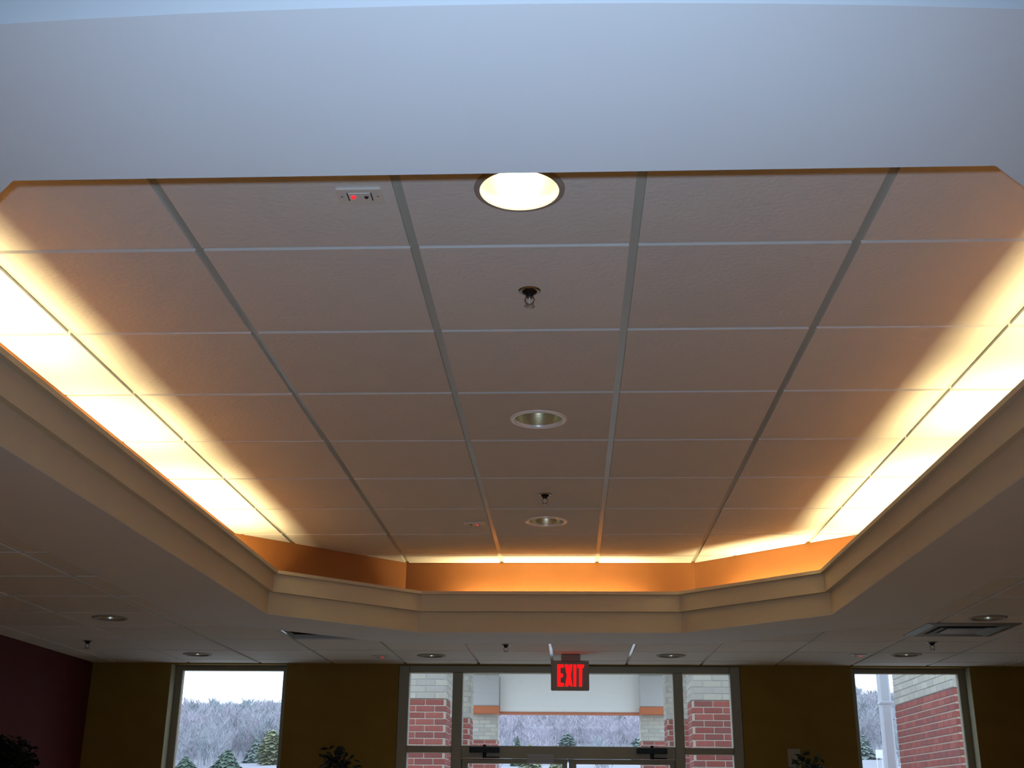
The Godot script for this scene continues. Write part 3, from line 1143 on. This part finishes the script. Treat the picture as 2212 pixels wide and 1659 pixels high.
func bare_tree(sd: int) -> ArrayMesh:
	var r := RandomNumberGenerator.new()
	r.seed = sd
	var b := Bag.new()
	var h := 3.4
	var p := Vector3.ZERO
	var pts := [p]
	for k in 4:
		p += Vector3(r.randf_range(-0.2, 0.2), h * 0.24, r.randf_range(-0.2, 0.2))
		pts.append(p)
	for k in 4:
		b.tube(pts[k], pts[k + 1], 0.06 * (1.0 - k * 0.2), 0.06 * (0.8 - k * 0.2) + 0.01, 4, false)
	for k in 16:
		var u := r.randf_range(0.3, 1.0)
		var seg := mini(int(u * 4), 3)
		var base: Vector3 = pts[seg].lerp(pts[seg + 1], u * 4 - seg)
		var ang := r.randf() * TAU
		var l := r.randf_range(0.6, 1.5) * (1.25 - u * 0.6)
		var tip := base + Vector3(cos(ang) * l * 0.7, l * 0.8, sin(ang) * l * 0.7)
		b.tube(base, tip, 0.035, 0.016, 3, false)
		for q in 5:
			var s := base.lerp(tip, r.randf_range(0.35, 1.0))
			var a2 := r.randf() * TAU
			var l2 := r.randf_range(0.3, 0.9)
			b.tube(s, s + Vector3(cos(a2) * l2 * 0.6, l2 * 0.75, sin(a2) * l2 * 0.6), 0.03, 0.012, 3, false)
	return b.mesh()


func build_forest() -> void:
	for kind in 3:
		var mm := MultiMesh.new()
		mm.transform_format = MultiMesh.TRANSFORM_3D
		mm.mesh = bare_tree(11 + kind)
		var list := []
		var r := RandomNumberGenerator.new()
		r.seed = 77 + kind
		for k in 9000:
			var z := -58.0 - 220.0 * pow(r.randf(), 0.75)
			var half := -z * 0.48 + 8.0
			var x := r.randf_range(-half, half)
			# the kinds of wood stand in patches, and the open ground before the evergreens stays open
			if absf(sin(x * 0.11 + z * 0.05) + sin(x * 0.05 - z * 0.09) - (kind - 1) * 0.9) > 1.1:
				continue
			var shut := false
			for c in CONIFERS:
				if z > c[2] - 3.0 and absf(x / z - c[1] / c[2]) * -z < c[4] * 1.6:
					shut = true
			if shut:
				continue
			var s := r.randf_range(0.75, 1.25) * clampf(-z / 130.0, 0.35, 1.0)
			list.append(Transform3D(Basis(Vector3.UP, r.randf() * TAU).scaled(Vector3(s, s * r.randf_range(0.9, 1.15), s)), Vector3(x, CY + terrain(z) + hill_roll(x, z) - 0.1, z)))
		mm.instance_count = list.size()
		for k in list.size():
			mm.set_instance_transform(k, list[k])
		var o := MultiMeshInstance3D.new()
		o.multimesh = mm
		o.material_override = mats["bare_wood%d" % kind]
		o.name = numbered("bare_trees")
		add_child(o, true)
		tag(o, "leafless winter trees, haze paled into their grey, covering the hillside outside", "trees", "leafless woods", "stuff")


func conifer(label: String, x: float, z: float, top: float, half: float, m: String, sd: int, loose := 0.0) -> void:
	var ground := CY + terrain(z) + hill_roll(x, z) - 0.1
	var t := thing("conifer", label, "tree", Vector3(x, ground, z), "evergreens below the hill")
	var h := CY + top - ground
	var r := RandomNumberGenerator.new()
	r.seed = sd
	var b := Bag.new()
	b.tube(Vector3(0, 0, 0), Vector3(0, h * 0.9, 0), 0.035 * h * 0.5, 0.02, 8)
	put("trunk", b, mats.bark, t)
	b = Bag.new()
	var layers := 14
	for k in layers:
		var u := float(k) / layers
		var y0 := h * (0.08 + 0.9 * u)
		var rad := half * pow(1.0 - u, 0.85) + 0.03 * half
		if loose > 0.0:
			rad = half * sqrt(maxf(1.0 - pow(u * 1.6 - 0.6, 2.0), 0.02)) * 0.9
		var spokes := 15
		for q in spokes:
			var a := TAU * (q + r.randf_range(-0.35, 0.35)) / spokes + k * 0.7
			var l := rad * r.randf_range(0.62, 1.12)
			var tip := Vector3(cos(a) * l, y0 - l * (0.38 - loose * 0.7) + r.randf_range(-0.04, 0.04) * h, sin(a) * l)
			var root := Vector3(0, y0 + h * 0.05, 0)
			var sidev := Vector3(-sin(a), 0, cos(a)) * l * 0.30
			var mid := root.lerp(tip, 0.55)
			b.flat(root, mid + sidev, tip, Vector3.UP)
			b.flat(root, tip, mid - sidev, Vector3.UP)
			var hang := Vector3(0, -0.10 * l - 0.03 * h, 0)
			b.flat(mid + sidev, tip, mid + hang, Vector3(cos(a), 0, sin(a)))
			b.flat(mid - sidev, tip, mid + hang, Vector3(cos(a), 0, sin(a)))
			b.flat(root, mid + sidev, mid + hang, Vector3(cos(a), 0, sin(a)))
			b.flat(root, mid - sidev, mid + hang, Vector3(cos(a), 0, sin(a)))
	put("crown", b, mats[m], t)


const CONIFERS := [
	["large dark green conifer low in the middle of the left window", -19.8, -70, 2.95, 1.9, "conifer_dark", 1, 0.0],
	["small dark conifer in the lower left corner of the left window", -23.8, -75, 2.7, 1.5, "conifer_dark", 2, 0.0],
	["tall yellowish evergreen at the right side of the left window", -21.2, -86, 5.0, 1.2, "conifer_yellow", 3, 0.15],
	["grey green conifer behind the yellowish one in the left window", -23.9, -92, 4.7, 1.3, "conifer_grey", 4, 0.0],
	["thin dark conifer at the left of the entrance transom view", -3.36, -80, 4.35, 0.62, "conifer_dark", 5, 0.0],
	["small yellowish conifer beside the thin dark one beyond the entrance", -2.2, -70, 3.4, 1.1, "conifer_yellow", 6, 0.0],
	["low olive conifer in the middle of the entrance transom view", -0.7, -67, 3.2, 0.8, "conifer_yellow", 7, 0.0],
	["round grey green evergreen right of the middle beyond the entrance", -0.1, -84, 4.75, 0.9, "conifer_grey", 8, 0.3],
	["pale evergreen at the right of the entrance transom view", 5.0, -85, 4.6, 1.1, "conifer_grey", 9, 0.2],
	["dark conifer standing in the right window beside the white board", 22.8, -95, 5.4, 1.35, "conifer_grey", 10, 0.0]]


func build_conifers() -> void:
	for c in CONIFERS:
		conifer(c[0], c[1], c[2], c[3], c[4], c[5], c[6], c[7])


# ------------------------------------------------------------------ plants and small things
func leaf_mesh(size: float) -> ArrayMesh:
	var b := Bag.new()
	var pts := [Vector3(0, 0, 0), Vector3(0.25, 0.04, 0.22), Vector3(0.62, 0.02, 0.26), Vector3(1, -0.12, 0), Vector3(0.62, 0.02, -0.26), Vector3(0.25, 0.04, -0.22)]
	var rib := [Vector3(0.25, -0.02, 0), Vector3(0.62, -0.06, 0)]
	for k in pts.size():
		pts[k] *= size
	for k in 2:
		rib[k] *= size
	for q in [[pts[0], pts[1], rib[0]], [pts[1], pts[2], rib[1]], [pts[1], rib[1], rib[0]], [pts[2], pts[3], rib[1]], [pts[0], rib[0], pts[5]], [pts[5], rib[0], rib[1]], [pts[5], rib[1], pts[4]], [pts[4], rib[1], pts[3]]]:
		b.flat(q[0], q[1], q[2], Vector3.UP)
	return b.mesh()


func plant(label: String, x: float, z: float, top: float, wide: float, m: String, sd: int, leaf := 0.06, count := 170) -> void:
	var t := thing("potted_plant", label, "plant", Vector3(x, 0, z))
	var r := RandomNumberGenerator.new()
	r.seed = sd
	var b := Bag.new()
	b.lathe([Vector2(0, 0.0), Vector2(0.12, 0.0), Vector2(0.165, 0.32), Vector2(0.18, 0.32), Vector2(0.18, 0.36), Vector2(0.16, 0.36), Vector2(0.15, 0.33)].duplicate(), 24)
	put("pot", b, mats.pot, t)
	b = Bag.new()
	b.lathe([Vector2(0.155, 0.335), Vector2(0, 0.345)], 20)
	put("soil", b, mats.soil, t)
	b = Bag.new()
	var h := CY + top
	b.tube(Vector3(0, 0.33, 0), Vector3(0.02, h - wide, 0), 0.018, 0.012, 8)
	for k in 14:
		var a := r.randf() * TAU
		var s := Vector3(0.02, lerpf(h - wide * 2.2, h - wide, r.randf()), 0)
		b.tube(s, s + Vector3(cos(a) * wide * 0.7, wide * r.randf_range(0.3, 0.9), sin(a) * wide * 0.7), 0.006, 0.003, 5)
	put("stem", b, mats.bark, t)
	# leaves in one part: too small to tell apart
	var st := SurfaceTool.new()
	st.begin(Mesh.PRIMITIVE_TRIANGLES)
	var lm := leaf_mesh(leaf)
	for k in count:
		var d := Vector3(r.randfn(), r.randfn(), r.randfn()).normalized()
		var rad := pow(r.randf(), 0.4)
		var p := Vector3(0.02, h - wide, 0) + Vector3(d.x * wide, d.y * wide * (1.0 if d.y > 0 else 1.6), d.z * wide) * rad * 0.9
		var bs := Basis(Vector3.UP, r.randf() * TAU) * Basis(Vector3.BACK, r.randf_range(-0.9, 0.9)) * Basis(Vector3.RIGHT, r.randf_range(-0.7, 0.7))
		st.append_from(lm, 0, Transform3D(bs.scaled(Vector3.ONE * r.randf_range(0.7, 1.25)), p))
	var o := put_mesh("foliage", st.commit(), mats[m], t)
	o.set_meta("kind", "stuff")


func build_plants() -> void:
	plant("dark leafy potted plant against the wall left of the entrance", -1.69, -8.72, 0.395, 0.16, "leaf_dark", 5)
	plant("green leafy potted plant in front of the plate right of the entrance", 1.67, -8.72, 0.385, 0.17, "leaf", 6)
	plant("round dark potted tree beside the dark red wall at the left edge", -3.21, -6.8, 0.365, 0.19, "leaf_dark", 7, 0.045, 1100)
	var t := thing("wall_plate", "pale square plate on the mustard wall behind the right plant", "wall plate", Vector3(1.646, CY + 0.335, -9.0))
	var b := Bag.new()
	b.box(Vector3(0, 0, 0.008), Vector3(0.094, 0.135, 0.016), 0.004)
	put("cover", b, mats.plate_dim, t)
	b = Bag.new()
	b.box(Vector3(0, -0.01, 0.0165), Vector3(0.05, 0.05, 0.004), 0.001)
	put("face", b, mats.plate_dim, t)
